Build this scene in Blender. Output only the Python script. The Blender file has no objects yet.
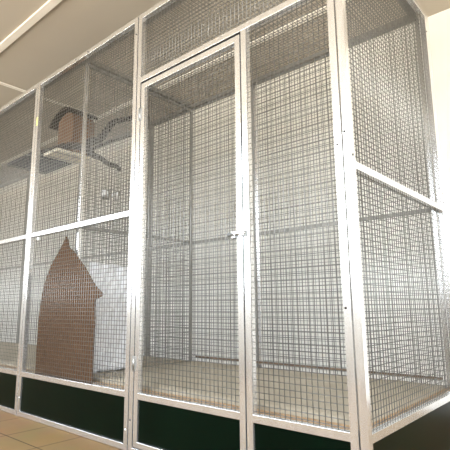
import bpy, bmesh, math, random
from mathutils import Vector, Matrix
random.seed(7)
S = bpy.context.scene
COL = S.collection
H, D, T = 2.4, 1.118, 0.03          # cage height, cage depth, tube size
ZK, ZM, ZT = 0.287, 1.234, 1.968    # kick rail top, middle rail top, underside of transom rail
PITCH, WR = 0.0245, 0.0018          # mesh pitch and wire radius

# ------------------------------------------------------------------ materials
def mat(name, col, rough=0.6, metal=0.0, spec=0.5):
    m = bpy.data.materials.new(name); m.use_nodes = True
    b = m.node_tree.nodes['Principled BSDF']
    b.inputs['Base Color'].default_value = (*col, 1)
    b.inputs['Roughness'].default_value = rough
    b.inputs['Metallic'].default_value = metal
    b.inputs['Specular IOR Level'].default_value = spec
    return m
def noisy(m, c1, c2, scale, detail=4, stretch=(1, 1, 1), bump=0.0, bscale=None, lo=0.35, hi=0.65):
    nt = m.node_tree; b = nt.nodes['Principled BSDF']
    tc = nt.nodes.new('ShaderNodeTexCoord'); mp = nt.nodes.new('ShaderNodeMapping')
    mp.inputs['Scale'].default_value = stretch
    nt.links.new(tc.outputs['Object'], mp.inputs['Vector'])
    n = nt.nodes.new('ShaderNodeTexNoise'); n.inputs['Scale'].default_value = scale; n.inputs['Detail'].default_value = detail
    nt.links.new(mp.outputs['Vector'], n.inputs['Vector'])
    r = nt.nodes.new('ShaderNodeValToRGB')
    r.color_ramp.elements[0].position = lo; r.color_ramp.elements[0].color = (*c1, 1)
    r.color_ramp.elements[1].position = hi; r.color_ramp.elements[1].color = (*c2, 1)
    nt.links.new(n.outputs['Fac'], r.inputs['Fac']); nt.links.new(r.outputs['Color'], b.inputs['Base Color'])
    if bump:
        n2 = nt.nodes.new('ShaderNodeTexNoise'); n2.inputs['Scale'].default_value = bscale or scale; n2.inputs['Detail'].default_value = 5
        nt.links.new(mp.outputs['Vector'], n2.inputs['Vector'])
        bp = nt.nodes.new('ShaderNodeBump'); bp.inputs['Strength'].default_value = bump; bp.inputs['Distance'].default_value = 0.01
        nt.links.new(n2.outputs['Fac'], bp.inputs['Height']); nt.links.new(bp.outputs['Normal'], b.inputs['Normal'])
    return m
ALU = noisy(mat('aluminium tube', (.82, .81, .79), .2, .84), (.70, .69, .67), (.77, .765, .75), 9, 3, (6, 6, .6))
ALU_SHADE = noisy(mat('shaded metal tube', (.4, .39, .36), .55, .4), (.20, .195, .175), (.29, .28, .255), 9, 3, (6, 6, .6))  # darker copy of the tube metal, shade of rear and undersides in its colour
WIRE = mat('galvanised wire', (.19, .185, .17), .4, .6)
STEEL = mat('zinc plated steel', (.45, .45, .44), .38, 1.0)
SCREW = mat('dark screw head', (.06, .055, .05), .5, .5)
WSCREW = mat('bright screw head', (.9, .9, .88), .35, .3)
GREEN = noisy(mat('dark green sheet', (.004, .03, .015), .3, spec=.08), (.0002, .0034, .0013), (.0004, .005, .002), 3, 3)
WALL = noisy(mat('cream painted wall', (.80, .75, .66), .7), (.83, .815, .76), (.86, .845, .79), 1.2, 3)
CEIL = noisy(mat('ceiling sheet', (.66, .59, .50), .7), (.46, .41, .34), (.49, .44, .365), 1.0, 3)
BATTEN = mat('ceiling batten paint', (.86, .82, .74), .45)
WHITEP = mat('white window paint', (.85, .85, .83), .45)
WOODF = noisy(mat('tan plywood', (.45, .30, .17), .75), (.36, .235, .13), (.52, .36, .21), 14, 5, (1, 8, 1), .15, 60)
PALE = noisy(mat('pale tray liner', (.55, .51, .43), .6), (.36, .315, .235), (.41, .36, .275), 5, 4)
WOODB = noisy(mat('rusty brown timber', (.26, .15, .09), .8), (.10, .065, .045), (.20, .14, .09), 18, 4, (.5, 6, 6))
MAT_ = noisy(mat('brown coir mat', (.19, .085, .045), .95, spec=.1), (.068, .032, .014), (.165, .088, .042), 160, 6, (1, 1, .45), .9, 220)
MATE = mat('dark mat binding', (.09, .045, .03), .9)
BARK = noisy(mat('dark bark', (.05, .035, .03), .9), (.010, .008, .007), (.035, .026, .02), 40, 5, (1, 1, 1), .7, 60)
NEST = noisy(mat('orange brown nest box wood', (.36, .19, .09), .8), (.12, .06, .027), (.20, .11, .055), 16, 5, (5, 5, .6), .3, 40)
ROOFM = noisy(mat('dark bark roof', (.07, .045, .035), .9), (.014, .010, .008), (.04, .028, .02), 25, 5, (1, 1, 1), .5, 40)
DARKB = noisy(mat('blue black board', (.02, .024, .036), .6), (.005, .006, .010), (.010, .012, .017), 8, 4)
CREAMB = noisy(mat('cream board', (.8, .74, .6), .6), (.78, .72, .58), (.84, .78, .64), 8, 4)
PLASTIC = mat('white plastic sheet', (.66, .66, .67), .35)
GAP_SHADE = mat('dark gap shade', (.02, .02, .02), .8, spec=.1)  # near-black colour standing in for shade inside the narrow gaps
YELLOW = mat('yellow tape', (.62, .56, .2), .7)
# floor tiles
TILE = mat('beige floor tiles', (.55, .43, .28), .75, spec=.2)
nt = TILE.node_tree; b = nt.nodes['Principled BSDF']
tc = nt.nodes.new('ShaderNodeTexCoord'); mp = nt.nodes.new('ShaderNodeMapping'); mp.inputs['Location'].default_value = (2.021, .254, 0)
br = nt.nodes.new('ShaderNodeTexBrick'); br.offset = 0; br.squash = 1
br.inputs['Scale'].default_value = 1; br.inputs['Brick Width'].default_value = .36; br.inputs['Row Height'].default_value = .36
br.inputs['Mortar Size'].default_value = .0035; br.inputs['Mortar Smooth'].default_value = .2; br.inputs['Bias'].default_value = 0
br.inputs['Color1'].default_value = (.30, .19, .088, 1); br.inputs['Color2'].default_value = (.325, .21, .10, 1); br.inputs['Mortar'].default_value = (.055, .034, .02, 1)
nz = nt.nodes.new('ShaderNodeTexNoise'); nz.inputs['Scale'].default_value = 4; nz.inputs['Detail'].default_value = 5
mx = nt.nodes.new('ShaderNodeMix'); mx.data_type = 'RGBA'; mx.blend_type = 'MULTIPLY'; mx.inputs['Factor'].default_value = .35
nt.links.new(tc.outputs['Object'], mp.inputs['Vector']); nt.links.new(mp.outputs['Vector'], br.inputs['Vector'])
nt.links.new(tc.outputs['Object'], nz.inputs['Vector'])
nt.links.new(br.outputs['Color'], mx.inputs['A']); nt.links.new(nz.outputs['Color'], mx.inputs['B']); nt.links.new(mx.outputs['Result'], b.inputs['Base Color'])
# clear window glass
GLASS = bpy.data.materials.new('window glass'); GLASS.use_nodes = True
nt = GLASS.node_tree; nt.nodes.clear()
o_ = nt.nodes.new('ShaderNodeOutputMaterial'); tr = nt.nodes.new('ShaderNodeBsdfTransparent'); gl = nt.nodes.new('ShaderNodeBsdfGlossy')
gl.inputs['Roughness'].default_value = .02; ms = nt.nodes.new('ShaderNodeMixShader'); ms.inputs[0].default_value = .06
nt.links.new(tr.outputs[0], ms.inputs[1]); nt.links.new(gl.outputs[0], ms.inputs[2]); nt.links.new(ms.outputs[0], o_.inputs[0])

# ------------------------------------------------------------------ mesh helpers
class MB:
    def __init__(s): s.v = []; s.f = []; s.smooth = set()
    def box(s, x0, x1, y0, y1, z0, z1):
        n = len(s.v)
        s.v += [(x, y, z) for z in (z0, z1) for y in (y0, y1) for x in (x0, x1)]
        s.f += [tuple(n + i for i in q) for q in ((0, 2, 3, 1), (4, 5, 7, 6), (0, 1, 5, 4), (2, 6, 7, 3), (0, 4, 6, 2), (1, 3, 7, 5))]
        return s
    def tube(s, pts, rad, n=8, cap=True):
        pts = [Vector(p) for p in pts]; rings = []
        rads = rad if isinstance(rad, (list, tuple)) else [rad] * len(pts)
        up = None
        for i, p in enumerate(pts):
            t = (pts[min(i + 1, len(pts) - 1)] - pts[max(i - 1, 0)]).normalized()
            if up is None: up = t.orthogonal().normalized()
            up = (up - t * up.dot(t)).normalized(); w = t.cross(up)
            base = len(s.v)
            for k in range(n):
                a = 2 * math.pi * k / n + math.pi / n
                s.v.append(tuple(p + (up * math.cos(a) + w * math.sin(a)) * rads[i]))
            rings.append(base)
        for a, c in zip(rings, rings[1:]):
            for k in range(n):
                s.smooth.add(len(s.f)); s.f.append((a + k, a + (k + 1) % n, c + (k + 1) % n, c + k))
        if cap:
            s.f.append(tuple(rings[0] + k for k in range(n))[::-1]); s.f.append(tuple(rings[-1] + k for k in range(n)))
        return s
    def lathe(s, prof, c, axis='z', n=20):
        base = len(s.v)
        for r, h in prof:
            for k in range(n):
                a = 2 * math.pi * k / n
                q = {'z': (r * math.cos(a), r * math.sin(a), h), 'y': (r * math.cos(a), h, r * math.sin(a)), 'x': (h, r * math.cos(a), r * math.sin(a))}[axis]
                s.v.append((c[0] + q[0], c[1] + q[1], c[2] + q[2]))
        for i in range(len(prof) - 1):
            for k in range(n):
                s.smooth.add(len(s.f)); a = base + i * n; q = a + n
                s.f.append((a + k, a + (k + 1) % n, q + (k + 1) % n, q + k))
        s.f.append(tuple(base + k for k in range(n))[::-1]); e = base + (len(prof) - 1) * n
        s.f.append(tuple(e + k for k in range(n)))
        return s
    def build(s, name, m, parent=None, bevel=0.0):
        me = bpy.data.meshes.new(name); me.from_pydata(s.v, [], s.f); me.materials.append(m)
        bm = bmesh.new(); bm.from_mesh(me); bmesh.ops.recalc_face_normals(bm, faces=bm.faces); bm.to_mesh(me); bm.free()
        for i in s.smooth: me.polygons[i].use_smooth = True
        o = bpy.data.objects.new(name, me); COL.objects.link(o)
        if parent:
            o.parent = parent
            w = parent.matrix_basis.copy(); q = parent
            while q.parent:
                w = q.parent.matrix_basis @ q.matrix_parent_inverse @ w; q = q.parent
            o.matrix_parent_inverse = w.inverted()
        if bevel:
            bv = o.modifiers.new('bevel', 'BEVEL'); bv.width = bevel; bv.segments = 2; bv.limit_method = 'ANGLE'
        return o
def tag(o, label=None, cat=None, group=None, kind=None):
    for k, v in (('label', label), ('category', cat), ('group', group), ('kind', kind)):
        if v: o[k] = v
    return o
def empty(name, loc, label, cat, group=None):
    o = bpy.data.objects.new(name, None); COL.objects.link(o); o.location = loc; o.empty_display_size = .05
    return tag(o, label, cat, group)
def struct(name, mb, m, parent=None, bevel=0):
    o = mb.build(name, m, parent, bevel)
    if not parent: o['kind'] = 'structure'
    return o

# a panel lives in a local frame: U along its width, V along its height, N its outward depth axis
class Frame:
    def __init__(s, o, u, v, n): s.o, s.u, s.v, s.n = Vector(o), Vector(u), Vector(v), Vector(n)
    def p(s, a, b, c): return tuple(s.o + s.u * a + s.v * b + s.n * c)
    def box(s, mb, a0, a1, b0, b1, c0, c1):
        n = len(mb.v)
        mb.v += [s.p(a, b_, c) for c in (c0, c1) for b_ in (b0, b1) for a in (a0, a1)]
        mb.f += [tuple(n + i for i in q) for q in ((0, 2, 3, 1), (4, 5, 7, 6), (0, 1, 5, 4), (2, 6, 7, 3), (0, 4, 6, 2), (1, 3, 7, 5))]
        return mb
def bar(fr, name, a0, a1, b0, b1, parent, c0=0, c1=T, m=ALU, bevel=.001):
    return fr.box(MB(), a0, a1, b0, b1, c0, c1).build(name, m, parent, bevel)
def wires(fr, a0, a1, b0, b1, c, parent, name='wire_mesh', over=0.010, ea0=0, ea1=0):
    """welded mesh of one opening; the wire ends run `over` behind the frame that holds them"""
    mb = MB(); sg = -1
    a = math.ceil((a0 + .004) / PITCH) * PITCH
    while a < a1 - .003:
        w = random.uniform(-.0009, .0009)
        mb.tube([fr.p(a + w, b0 - over, c + sg * WR), fr.p(a - w * .6, (b0 + b1) / 2, c + sg * WR), fr.p(a + w, b1 + over, c + sg * WR)], WR, 5); a += PITCH
    b = math.ceil((b0 + .004) / PITCH) * PITCH
    while b < b1 - .003:
        w = random.uniform(-.0009, .0009)
        mb.tube([fr.p(a0 - over - ea0, b + w, c + WR), fr.p((a0 + a1) / 2, b - w, c + WR), fr.p(a1 + over + ea1, b + w, c + WR)], WR, 5); b += PITCH
    return mb.build(name, WIRE, parent)
def screw(fr, a, b, parent, m=SCREW, r=.0045, c=0.0, name='screw'):
    base = fr.p(a, b, c); out = fr.p(a, b, c - .003)
    mid = fr.p(a, b, c - .002)
    mb = MB(); mb.tube([base, mid, out], [r, r, r * .5], 10)
    return mb.build(name, m, parent)
MC = T - WR * 2                      # mesh sits just inside the back face of the tubes

def panel(fr, w, parent, mid=ZM, kick=True, h=H, m=ALU, t=T, front=None, back=None):
    """stiles, rails, mesh and sheet of one plain panel"""
    bar(fr, 'stile', 0, t, 0, h, parent, 0, t, front or m); bar(fr, 'stile', w - t, w, 0, h, parent, 0, t, back or m)
    bar(fr, 'top_rail', t, w - t, h - t, h, parent, 0, t, m); bar(fr, 'bottom_rail', t, w - t, .004, t + .004, parent, 0, t, m)
    bar(fr, 'kick_rail', t, w - t, ZK - t, ZK, parent, 0, t, m)
    c = t - WR * 2
    if mid:
        bar(fr, 'middle_rail', t, w - t, mid - t, mid, parent, 0, t, m)
        wires(fr, t, w - t, ZK, mid - t, c, parent); wires(fr, t, w - t, mid, h - t, c, parent)
    else:
        wires(fr, t, w - t, ZK, h - t, c, parent)
    if kick: bar(fr, 'kick_panel', t, w - t, t + .004, ZK - t, parent, t * .37, t * .57, GREEN, 0)['label'] = 'dark green kick panel'

# ------------------------------------------------------------------ the room
RX0, RX1, RY0, RY1, RZ = -9.0, 3.2, -2.9, 1.9, 2.87
struct('floor', MB().box(RX0 - .15, RX1 + .15, RY0 - .15, RY1 + .15, -.1, 0), TILE)
struct('ceiling', MB().box(RX0 - .15, RX1 + .15, RY0 - .15, RY1 + .15, RZ, RZ + .1), CEIL)
struct('wall_back', MB().box(RX0 - .15, RX1 + .15, RY1, RY1 + .15, 0, RZ), WALL)
struct('wall_left', MB().box(RX0 - .15, RX0, RY0, RY1, 0, RZ), WALL)
def wall_open(name, along, lo, hi, c0, c1, ops, z0, z1):
    mb = MB()
    def bx(a0, a1, zz0, zz1):
        if along == 'x': mb.box(a0, a1, c0, c1, zz0, zz1)
        else: mb.box(c0, c1, a0, a1, zz0, zz1)
    bx(lo, hi, 0, z0); bx(lo, hi, z1, RZ); e = lo
    for a0, a1 in ops: bx(e, a0, z0, z1); e = a1
    bx(e, hi, z0, z1)
    struct(name, mb, WALL)
WIN_F = [(-7.6, -5.6), (-5.45, -3.45), (-3.3, -1.3), (-1.15, .85), (1.0, 3.0)]; WZ0, WZ1 = .98, 2.66
WIN_R = [(-2.6, -.6), (-.4, 1.6)]
wall_open('wall_front', 'x', RX0, RX1, RY0 - .15, RY0, WIN_F, WZ0, WZ1)
wall_open('wall_right', 'y', RY0, RY1, RX1, RX1 + .15, WIN_R, WZ0, WZ1)
k = 0
for along, c, ops in (('x', RY0 - .1, WIN_F), ('y', RX1 + .1, WIN_R)):
    for a0, a1 in ops:
        k += 1; mb = MB(); g = MB()
        bx = (lambda m_, p0, p1, q0, q1, t: m_.box(p0, p1, c - t, c + t, q0, q1)) if along == 'x' else (lambda m_, p0, p1, q0, q1, t: m_.box(c - t, c + t, p0, p1, q0, q1))
        for p0, p1, q0, q1 in ((a0, a0 + .05, WZ0, WZ1), (a1 - .05, a1, WZ0, WZ1), (a0 + .05, a1 - .05, WZ0, WZ0 + .05), (a0 + .05, a1 - .05, WZ1 - .05, WZ1), ((a0 + a1) / 2 - .025, (a0 + a1) / 2 + .025, WZ0 + .05, WZ1 - .05)):
            bx(mb, p0, p1, q0, q1, .025)
        w_ = struct('window_%d' % k, mb, WHITEP)
        bx(g, a0 + .05, a1 - .05, WZ0 + .05, WZ1 - .05, .003)
        g.build('glass_pane', GLASS, w_)
        l = bpy.data.lights.new('daylight_portal', 'AREA'); l.shape = 'RECTANGLE'; l.size = a1 - a0; l.size_y = WZ1 - WZ0
        l.cycles.is_portal = True
        lo = bpy.data.objects.new('daylight_portal', l); COL.objects.link(lo)
        if along == 'x': lo.location = ((a0 + a1) / 2, c - .06, (WZ0 + WZ1) / 2); lo.rotation_euler = (math.radians(90), 0, 0)
        else: lo.location = (c + .06, (a0 + a1) / 2, (WZ0 + WZ1) / 2); lo.rotation_euler = (math.radians(90), 0, math.radians(90))
# ceiling cover battens
struct('trim_1', MB().box(RX0, RX1, -.125, -.065, RZ - .016, RZ), BATTEN, None, .004)
struct('trim_2', MB().box(-3.625, -3.58, -.064, 1.25, RZ - .012, RZ), BATTEN, None, .004)
struct('trim_3', MB().box(RX0, RX1, 1.25, 1.31, RZ - .016, RZ), BATTEN, None, .004)
struct('trim_4', MB().box(RX0, -3.6, RY1 - .03, RY1, 2.66, 2.735), BATTEN, None, .004)
struct('baseboard_back', MB().box(RX0, RX1, RY1 - .015, RY1, 0, .09), WHITEP)

# ------------------------------------------------------------------ front of the cage
XJ = [0, -1.24, -2.45, -3.66, -4.87, -6.08]      # joints between panels
G = .0038
UX, UY, UZ = (1, 0, 0), (0, 1, 0), (0, 0, 1)
# far-left front panel
x0, x1 = XJ[3] + G, XJ[2] - G
e = empty('aviary_panel', (x0, 0, 0), 'leftmost front mesh panel of the cage, cut off by the left edge of the photo', 'cage panel')
fl = Frame((x0, 0, 0), UX, UZ, UY); panel(fl, x1 - x0, e)
screw(fl, x1 - x0 - .012, .126, e)
# front panel left of the door
x0, x1 = XJ[2] + G, XJ[1] - G
e = empty('aviary_panel', (x0, 0, 0), 'front mesh panel left of the cage door, with the brown mat behind it', 'cage panel')
fb = Frame((x0, 0, 0), UX, UZ, UY); panel(fb, x1 - x0, e)
for px, pz, m_ in ((-2.425, .122, WSCREW), (-1.26, .103, WSCREW), (-1.256, 1.291, SCREW), (-1.923, 2.386, SCREW), (-1.775, 2.386, SCREW), (-1.256, 2.288, SCREW)):
    screw(fb, px - x0, pz, e, m_)
fb.box(MB(), .004, .024, 2.05, 2.115, -.001, .0005).build('tape_mark', YELLOW, e)['label'] = 'yellow tape mark on the stile'
# door panel: outer frame, mullion, transom, fixed right half and the hinged door
x0, x1 = XJ[1] + G, XJ[0]
w = x1 - x0
e = empty('aviary_panel', (x0, 0, 0), 'front panel with the tall hinged mesh door and a fixed mesh half', 'cage panel')
fc = Frame((x0, 0, 0), UX, UZ, UY)
bar(fc, 'stile', 0, T, 0, H, e); bar(fc, 'stile', w - T, w, 0, H, e)
bar(fc, 'top_rail', T, w - T, H - T, H, e); bar(fc, 'transom_rail', T, w - T, ZT, ZT + T, e)
bar(fc, 'bottom_rail', T, w - T, .004, .026, e)
mu0, mu1 = -.473 - x0, -.443 - x0
bar(fc, 'mullion', mu0, mu1, .026, ZT, e)
bar(fc, 'kick_rail', mu1, w - T, ZK - T, ZK, e)
bar(fc, 'kick_panel', mu1, w - T, .026, ZK - T, e, .011, .017, GREEN, 0)['label'] = 'dark green kick panel under the fixed half'
wires(fc, T, w - T, ZT + T, H - T, MC, e)
wires(fc, mu1, w - T, ZK, ZT, MC, e, ea1=.022)
for px, pz in ((-.018, 1.301), (-.012, 2.2), (-.02, .7)): screw(fc, px - x0, pz, e)
screw(fc, .014, .154, e)
bar(fc, 'joint_shade', -.0065, -.0005, .03, H, e, .007, .02, GAP_SHADE, 0)['label'] = 'dark strip standing in for the shade in the joint'  # added strip that paints the shaded slot between two panels
for a_ in (T, mu0 - .007): bar(fc, 'door_gap_shade', a_, a_ + .007, .03, ZT, e, .010, .022, GAP_SHADE, 0)['label'] = 'dark strip standing in for the door gap shade'  # added strips painting the shade down both door gaps
bar(fc, 'door_gap_shade', T, mu0, ZT - .013, ZT, e, .010, .022, GAP_SHADE, 0)['label'] = 'dark strip standing in for the door gap shade'  # same painted shade along the gap above the door
d0, d1, dz0, dz1 = T + .0085, mu0 - .0075, .032, ZT - .014
mb = MB()
fc.box(mb, d0, d0 + T, dz0, dz1, 0, T); fc.box(mb, d1 - T, d1, dz0, dz1, 0, T)
fc.box(mb, d0 + T, d1 - T, dz1 - T, dz1, 0, T); fc.box(mb, d0 + T, d1 - T, dz0, dz0 + T - .004, 0, T); fc.box(mb, d0 + T, d1 - T, ZK - T, ZK, 0, T)
door = mb.build('door', ALU, e, .001)
door['label'] = 'tall mesh door of the cage with hinges and a slide bolt'
wires(fc, d0 + T, d1 - T, ZK, dz1 - T, MC, door)
bar(fc, 'kick_panel', d0 + T, d1 - T, dz0 + T - .004, ZK - T, door, .011, .017, GREEN, 0)['label'] = 'dark green kick panel of the door'
for hz in (1.772, .428):
    mb = MB(); hx = d0 - .0043
    fc.box(mb, hx - .016, hx - .004, hz - .035, hz + .035, -.003, 0); fc.box(mb, hx + .004, hx + .016, hz - .035, hz + .035, -.003, 0)
    mb.tube([fc.p(hx, hz - .036, -.003), fc.p(hx, hz + .036, -.003)], .004, 10)
    for q in (-.024, -.008, .008, .024):
        for r_ in (-.010, .010): mb.tube([fc.p(hx + r_, hz + q, -.003), fc.p(hx + r_, hz + q, -.005)], .0028, 8)
    mb.build('hinge', STEEL, door)
zl = 1.016; lx = -.55 - x0
mb = MB()
fc.box(mb, d1 - T - .03, d1 - .001, zl - .014, zl + .014, -.004, 0)
for q in (-.018, .018): fc.box(mb, d1 - T + .008 + q, d1 - T + .018 + q, zl - .009, zl + .009, -.017, -.004)
mb.build('latch_plate', STEEL, door, .001)
mb = MB(); mb.tube([fc.p(lx, zl, -.011), fc.p(mu0 + .022, zl, -.011)], .0055, 10)
mb.tube([fc.p(lx, zl, -.011), fc.p(lx + .003, zl, -.011)], .011, 10)
mb.tube([fc.p(lx + .033, zl, -.011), fc.p(lx + .033, zl - .012, -.02), fc.p(lx + .033, zl - .026, -.022)], .0045, 8)
mb.build('latch_bolt', STEEL, door)
mb = MB(); fc.box(mb, mu0 + .003, mu0 + .024, zl - .016, zl + .016, -.004, 0); fc.box(mb, mu0 + .006, mu0 + .018, zl + .0065, zl + .012, -.019, -.004)
fc.box(mb, mu0 + .006, mu0 + .018, zl - .012, zl - .0065, -.019, -.004); fc.box(mb, mu0 + .006, mu0 + .018, zl - .012, zl + .012, -.022, -.019)
mb.build('latch_keeper', STEEL, e, .001)

# ------------------------------------------------------------------ right side of the cage
e = empty('aviary_panel', (.036, 0, 0), 'right side mesh panel of the cage, beyond the front corner post', 'cage panel')
fs = Frame((.036, 0, 0), UY, UZ, (-1, 0, 0)); panel(fs, D, e)
for a, b_ in ((1.098, 1.302), (1.105, 1.255), (.012, 1.253), (1.10, 2.276)): screw(fs, a, b_, e)
screw(Frame((.006, 0, 0), UX, UZ, UY), .008, 1.345, e)
tag(MB().box(0, .036, D + .003, D + .039, 0, H).build('corner_post', ALU, None, .001), 'bare square metal post at the rear right corner of the cage, beside the cream wall', 'post')
# ------------------------------------------------------------------ back panels
names = ['back mesh panel behind the fixed half right of the cage door', 'back mesh panel behind the cage door', 'back mesh panel behind the nest box platform in the left cage',
         'second back mesh panel from the left, behind the leftmost front panel', 'back mesh panel at the far left end of the cage']
for i in range(5):
    a0, a1 = XJ[i + 1] + G, XJ[i] - G
    e = empty('aviary_panel', (a0, D, 0), names[i], 'cage panel')
    panel(Frame((a0, D, 0), UX, UZ, (0, -1, 0)), a1 - a0, e, m=ALU_SHADE, t=.022, front=ALU if i == 0 else None, back=ALU if i == 0 else None)
# ------------------------------------------------------------------ partition inside
XP = -1.885; PT = .02; PY0 = .056; PY1 = D - T - .003
e = empty('aviary_panel', (XP, PY0, 0), 'inner mesh partition running front to back between the two cages', 'cage panel')
panel(Frame((XP + PT / 2, PY0, 0), UY, UZ, (-1, 0, 0)), PY1 - PY0, e, h=H - T - .003, m=ALU_SHADE, t=PT, front=ALU)
# ------------------------------------------------------------------ roof
def roof(x0, x1, label):
    e = empty('roof_panel', (x0, T + .003, H - T), label, 'cage roof panel')
    f = Frame((x0, T + .003, H - T), UX, UY, UZ); w, d = x1 - x0, D - 2 * T - .006
    bar(f, 'edge_rail', 0, w, 0, T, e, m=ALU_SHADE); bar(f, 'edge_rail', 0, w, d - T, d, e, m=ALU_SHADE); bar(f, 'end_rail', 0, T, T, d - T, e, m=ALU_SHADE); bar(f, 'end_rail', w - T, w, T, d - T, e, m=ALU_SHADE)
    wires(f, T, w - T, T, d - T, .027, e)
roof(XP + .002, -.002, 'mesh roof of the right cage above the door and the fixed half')
roof(-6.0, XP - .002, 'mesh roof of the left cage above the nest box')

# ------------------------------------------------------------------ cage floors
def board(x0, x1, label):
    y0, y1 = T + .006, D - T - .006
    e = empty('floor_board', (x0, y0, 0), label, 'cage floor')
    MB().box(x0, x1, y0, y1, .268, .284).build('board', WOODF, e, .001)
    for xx in (x0 + .05, x1 - .09):
        for yy in (y0 + .05, y1 - .09): MB().box(xx, xx + .04, yy, yy + .04, 0, .268).build('leg', WOODF, e)
board(XP + .02, -.004, 'tan plywood floor under the pale liner of the right cage')
board(-6.0, XP - .02, 'tan plywood floor under the pale liner of the left cage')
def liner(x0, x1, y0, y1, label):
    mb = MB(); n, m = 36, 14; z0 = .2845
    top = [[(x0 + (x1 - x0) * i / n, y0 + (y1 - y0) * j / m, z0 + .018 + .003 * math.sin(i * .9 + j) * math.sin(j * .8)) for i in range(n + 1)] for j in range(m + 1)]
    for row in top: mb.v += row
    K = (n + 1) * (m + 1)
    for row in top: mb.v += [(a, c, z0) for a, c, _ in row]
    q = lambda i, j: j * (n + 1) + i
    for j in range(m):
        for i in range(n):
            mb.smooth.add(len(mb.f)); mb.f.append((q(i, j), q(i + 1, j), q(i + 1, j + 1), q(i, j + 1)))
            mb.f.append((K + q(i, j), K + q(i, j + 1), K + q(i + 1, j + 1), K + q(i + 1, j)))
    for i in range(n):
        mb.f.append((q(i, 0), K + q(i, 0), K + q(i + 1, 0), q(i + 1, 0))); mb.f.append((q(i, m), q(i + 1, m), K + q(i + 1, m), K + q(i, m)))
    for j in range(m):
        mb.f.append((q(0, j), q(0, j + 1), K + q(0, j + 1), K + q(0, j))); mb.f.append((q(n, j), K + q(n, j), K + q(n, j + 1), q(n, j + 1)))
    tag(mb.build('floor_liner', PALE), label, 'liner')
liner(-6.0, XP - .04, .10, D - .06, 'pale liner sheet covering the floor of the left cage behind the brown mat')
liner(XP + .05, -.03, .10, D - .06, 'pale liner sheet covering the floor of the right cage')
mb = MB().box(XP + .06, -.04, D - T - .022, D - T - .004, .326, .338)
tag(mb.build('wooden_batten', WOODB, None, .002), 'thin brown wooden batten fixed low along the back mesh of the right cage', 'batten')

# ------------------------------------------------------------------ brown mat hung by a corner
OUT = [(-2.294, 0.276), (-2.304, 0.412), (-2.297, 0.537), (-2.294, 0.650), (-2.288, 0.763), (-2.259, 0.864), (-2.177, 0.975), (-2.094, 1.063), (-2.031, 1.131), (-1.997, 1.171), (-1.977, 1.152), (-1.949, 1.093), (-1.893, 1.066), (-1.766, 0.956), (-1.667, 0.863), (-1.611, 0.822), (-1.556, 0.792), (-1.558, 0.775), (-1.627, 0.756), (-1.677, 0.713), (-1.688, 0.628), (-1.696, 0.556), (-1.686, 0.459), (-1.662, 0.382), (-1.634, 0.280)]
bm = bmesh.new()
vs = [bm.verts.new((a, 0, c)) for a, c in OUT]; bm.faces.new(vs)
bmesh.ops.triangulate(bm, faces=bm.faces)
for cut in range(26):
    z = .30 + cut * .035
    bmesh.ops.bisect_plane(bm, geom=bm.verts[:] + bm.edges[:] + bm.faces[:], plane_co=(0, 0, z), plane_no=(0, 0, 1))
for cut in range(18):
    x = -2.30 + cut * .04
    bmesh.ops.bisect_plane(bm, geom=bm.verts[:] + bm.edges[:] + bm.faces[:], plane_co=(x, 0, 0), plane_no=(1, 0, 0))
def mat_y(x, z): return .0405 + .0025 * math.sin(x * 23 + z * 4) + .0015 * math.sin(z * 17 - x * 6)
for v in bm.verts: v.co.y = mat_y(v.co.x, v.co.z)
me = bpy.data.meshes.new('hanging_mat'); bm.to_mesh(me); bm.free(); me.materials.append(MAT_)
for p_ in me.polygons: p_.use_smooth = True
mo = bpy.data.objects.new('hanging_mat', me); COL.objects.link(mo)
sd = mo.modifiers.new('thick', 'SOLIDIFY'); sd.thickness = .008; sd.offset = 0
tag(mo, 'brown coir mat hung by one corner inside the front mesh, ragged pointed right side', 'mat')

# ------------------------------------------------------------------ platform, nest box and branch in the left cage
def shelf(name, x0, x1, y0, y1, z, m, label, rods):
    e = empty(name, (x0, y0, z), label, 'shelf')
    MB().box(x0, x1, y0, y1, z, z + .024).build('board', m, e, .002)
    for a in rods: MB().tube([(a, .0275, z - .003), (a, y1 - .02, z - .003)], .003, 6).build('support_rod', ALU_SHADE, e)
shelf('dark_shelf', -3.11, -2.645, .085, .43, 1.90, DARKB, 'blue-black platform board fixed left of the cream board in the left cage', (-3.06, -2.69))
shelf('cream_shelf', -2.64, -2.43, .17, .462, 1.90, CREAMB, 'small cream platform board under the nest box in the left cage', (-2.60, -2.47))
e = empty('nest_box', (-2.57, .39, 1.925), 'orange-brown wooden nest box with dark arched roof in the left cage', 'nest box')
mb = MB(); bx0, bx1, by0, by1, bz0 = -2.68, -2.45, .30, .50, 1.926
prof = [(bx0, bz0), (bx1, bz0), (bx1, 2.225), (-2.475, 2.262), (-2.52, 2.282), (-2.56, 2.285), (-2.61, 2.272), (-2.65, 2.25), (bx0, 2.222)]
n = len(prof)
mb.v += [(a, by0, c) for a, c in prof] + [(a, by1, c) for a, c in prof]
mb.f += [tuple(range(n)), tuple(range(n, 2 * n))[::-1]] + [(i, (i + 1) % n, n + (i + 1) % n, n + i) for i in range(n)]
mb.build('body', NEST, e, .003)
arc = [(-2.775, 2.205), (-2.74, 2.235), (-2.69, 2.264), (-2.64, 2.288), (-2.58, 2.302), (-2.52, 2.300), (-2.47, 2.283), (-2.44, 2.255)]
mb = MB(); n = len(arc)
for yy in (by0 - .03, by1 + .02):
    for dz in (0, .02): mb.v += [(a, yy, c + dz) for a, c in arc]
for i in range(n - 1):
    a0, a1, b0, b1 = i, n + i, 2 * n + i, 3 * n + i
    mb.f += [(a0, a0 + 1, a1 + 1, a1), (b0, b1, b1 + 1, b0 + 1), (a1, a1 + 1, b1 + 1, b1), (a0, b0, b0 + 1, a0 + 1)]
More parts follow.
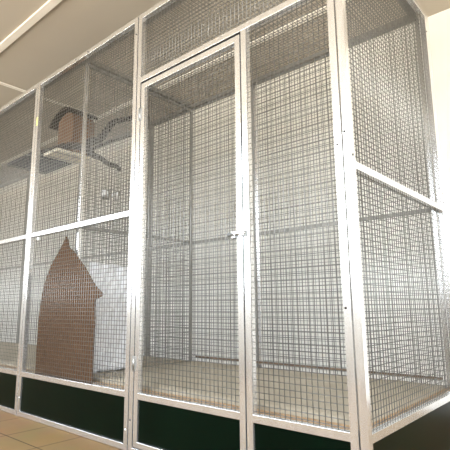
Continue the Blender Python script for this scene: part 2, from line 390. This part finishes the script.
mb.f += [(0, n, 3 * n, 2 * n), (n - 1, 3 * n - 1, 4 * n - 1, 2 * n - 1)]
mb.build('roof', ROOFM, e)['label'] = 'dark arched roof'
def wig(pts, k=6, amp=.006):
    P = [Vector(p) for p in pts]; out = []
    for i in range(len(P) - 1):
        a, b_, c, d = P[max(i - 1, 0)], P[i], P[i + 1], P[min(i + 2, len(P) - 1)]
        for s_ in range(k):
            t = s_ / k
            q = .5 * ((2 * b_) + (c - a) * t + (2 * a - 5 * b_ + 4 * c - d) * t * t + (3 * b_ - a - 3 * c + d) * t ** 3)
            out.append(q + Vector([random.uniform(-amp, amp) for _ in range(3)]))
    return out + [P[-1]]
def limb(name, pts, r0, r1, parent):
    q = wig(pts); n = len(q)
    return MB().tube(q, [(r0 + (r1 - r0) * i / (n - 1)) * random.uniform(.85, 1.15) for i in range(n)], 10).build(name, BARK, parent)
F = (-2.184, .25, 1.888)
e = empty('perch_branch', F, 'dark forked tree branch used as a perch, beside the nest box', 'branch')
limb('trunk', [(-2.939, .25, 2.005), (-2.698, .25, 1.985), (-2.476, .25, 1.965), (-2.33, .25, 1.935), F], .022, .026, e)
limb('limb', [F, (-2.05, .232, 1.892), (-2.03, .285, 1.926), (-2.02, .335, 2.003), (-2.01, .37, 2.060), (-1.99, .413, 2.09), (-1.96, .446, 2.102), (-1.922, .475, 2.112), (-1.912, .502, 2.124)], .028, .017, e)
limb('limb', [F, (-2.10, .21, 1.836), (-2.05, .247, 1.80), (-2.0, .323, 1.748), (-1.96, .42, 1.706)], .024, .016, e)
limb('twig', [F, (-2.05, .218, 1.832), (-2.0, .367, 1.92), (-1.93, .49, 1.977), (-1.912, .56, 2.0)], .012, .008, e)

# ------------------------------------------------------------------ small things on the meshes
for yc, zc, r, lab in ((.222, 1.458, .030, 'shiny steel feeder cup clipped to the partition mesh, nearer the front'), (.315, 1.466, .022, 'smaller dull steel cup behind the shiny one on the partition')):
    xc = XP + PT / 2 + r + .004
    e = empty('feeder_cup', (xc, yc, zc), lab, 'feeder')
    mb = MB().lathe([(r * .7, -.03), (r * .92, -.022), (r, .02), (r + .003, .03), (r - .001, .03), (r - .003, .02), (r * .8, -.018), (.002, -.024)], (xc, yc, zc), 'z', 24)
    mb.build('cup', STEEL, e)
    ring = [(xc + (r + .004) * math.cos(a * math.pi / 12), yc + (r + .004) * math.sin(a * math.pi / 12), zc + .018) for a in range(25)]
    mb = MB().tube(ring, .002, 6, False); mb.box(xc - r - .010, xc - r - .004, yc - .012, yc + .012, zc, zc + .03); mb.build('bracket', STEEL, e)
mb = MB().lathe([(.004, .012), (.011, .010), (.013, .003), (.013, -.003), (.010, -.010), (.004, -.012)], (-2.318, .013, 1.185), 'y', 18)
tag(mb.build('plastic_clip', WSCREW), 'small round white clip on the front mesh just below the middle rail', 'clip')
# crumpled white sheet hung low on the partition
mb = MB(); nu, nv = 64, 44; xs = XP + PT / 2 + .012
for j in range(nv + 1):
    for i in range(nu + 1):
        u, v = i / nu, j / nv
        y = .12 + .42 * u + .010 * math.sin(v * 9)
        zt = 1.0 - .02 * u + .004 * math.sin(u * 17); zb = .304 + .12 * min(1, max(0, (y - .56) / .12)) + .006 * math.sin(u * 30)
        zb = max(zb, .3075); z = zb + (zt - zb) * v
        x = xs + .016 + .010 * math.sin(u * 19 + v * 5) * math.cos(v * 13 + u * 7) + .005 * math.sin(u * 41 - v * 31) + random.uniform(-.0022, .0022)
        mb.v.append((max(x, xs), y, z))
for j in range(nv):
    for i in range(nu):
        a = j * (nu + 1) + i; mb.smooth.add(len(mb.f)); mb.f.append((a, a + 1, a + nu + 2, a + nu + 1))
so = mb.build('plastic_sheet', PLASTIC)
sd = so.modifiers.new('thick', 'SOLIDIFY'); sd.thickness = .0015
tag(so, 'crumpled white plastic sheet hung low on the partition beside the brown mat', 'sheet')

# ------------------------------------------------------------------ light: daylight through the windows
W = bpy.data.worlds.new('sky'); S.world = W; W.use_nodes = True
nt = W.node_tree; bg = nt.nodes['Background']; bg.inputs[1].default_value = 1.0
tc = nt.nodes.new('ShaderNodeTexCoord'); sx = nt.nodes.new('ShaderNodeSeparateXYZ'); rp = nt.nodes.new('ShaderNodeValToRGB')
mr = nt.nodes.new('ShaderNodeMapRange'); mr.inputs['From Min'].default_value = -1; mr.inputs['From Max'].default_value = 1
nt.links.new(tc.outputs['Generated'], sx.inputs[0]); nt.links.new(sx.outputs['Z'], mr.inputs['Value']); nt.links.new(mr.outputs[0], rp.inputs['Fac'])
el = rp.color_ramp.elements
el[0].position = .49; el[0].color = (4.2, 3.9, 3.4, 1)             # ground outside
el[1].position = .51; el[1].color = (5.6, 6.0, 6.4, 1)             # bright hazy sky
e_ = el.new(.8); e_.color = (4.6, 5.2, 6.0, 1)
nt.links.new(rp.outputs['Color'], bg.inputs[0])

# ------------------------------------------------------------------ camera
f_, pi_, ro, ya = 455.21221, .17623, -.00968, -.71732
C = Vector((.73121, -1.50163, .71065))
fw = Vector((math.sin(ya) * math.cos(pi_), math.cos(ya) * math.cos(pi_), math.sin(pi_)))
rt = Vector((math.cos(ya), -math.sin(ya), 0)); up = rt.cross(fw)
r2 = rt * math.cos(ro) + up * math.sin(ro); u2 = -rt * math.sin(ro) + up * math.cos(ro)
cd = bpy.data.cameras.new('camera'); cam = bpy.data.objects.new('camera', cd); COL.objects.link(cam)
M = Matrix((r2, u2, -fw)).transposed().to_4x4(); M.translation = C; cam.matrix_world = M
cd.sensor_width = 36; cd.lens = f_ * 36 / 450; cd.clip_start = .05
S.camera = cam
S.view_settings.view_transform = 'Standard'; S.view_settings.look = 'None'; S.view_settings.gamma = 1
S.view_settings.use_curve_mapping = False; S.view_settings.exposure = 1.2
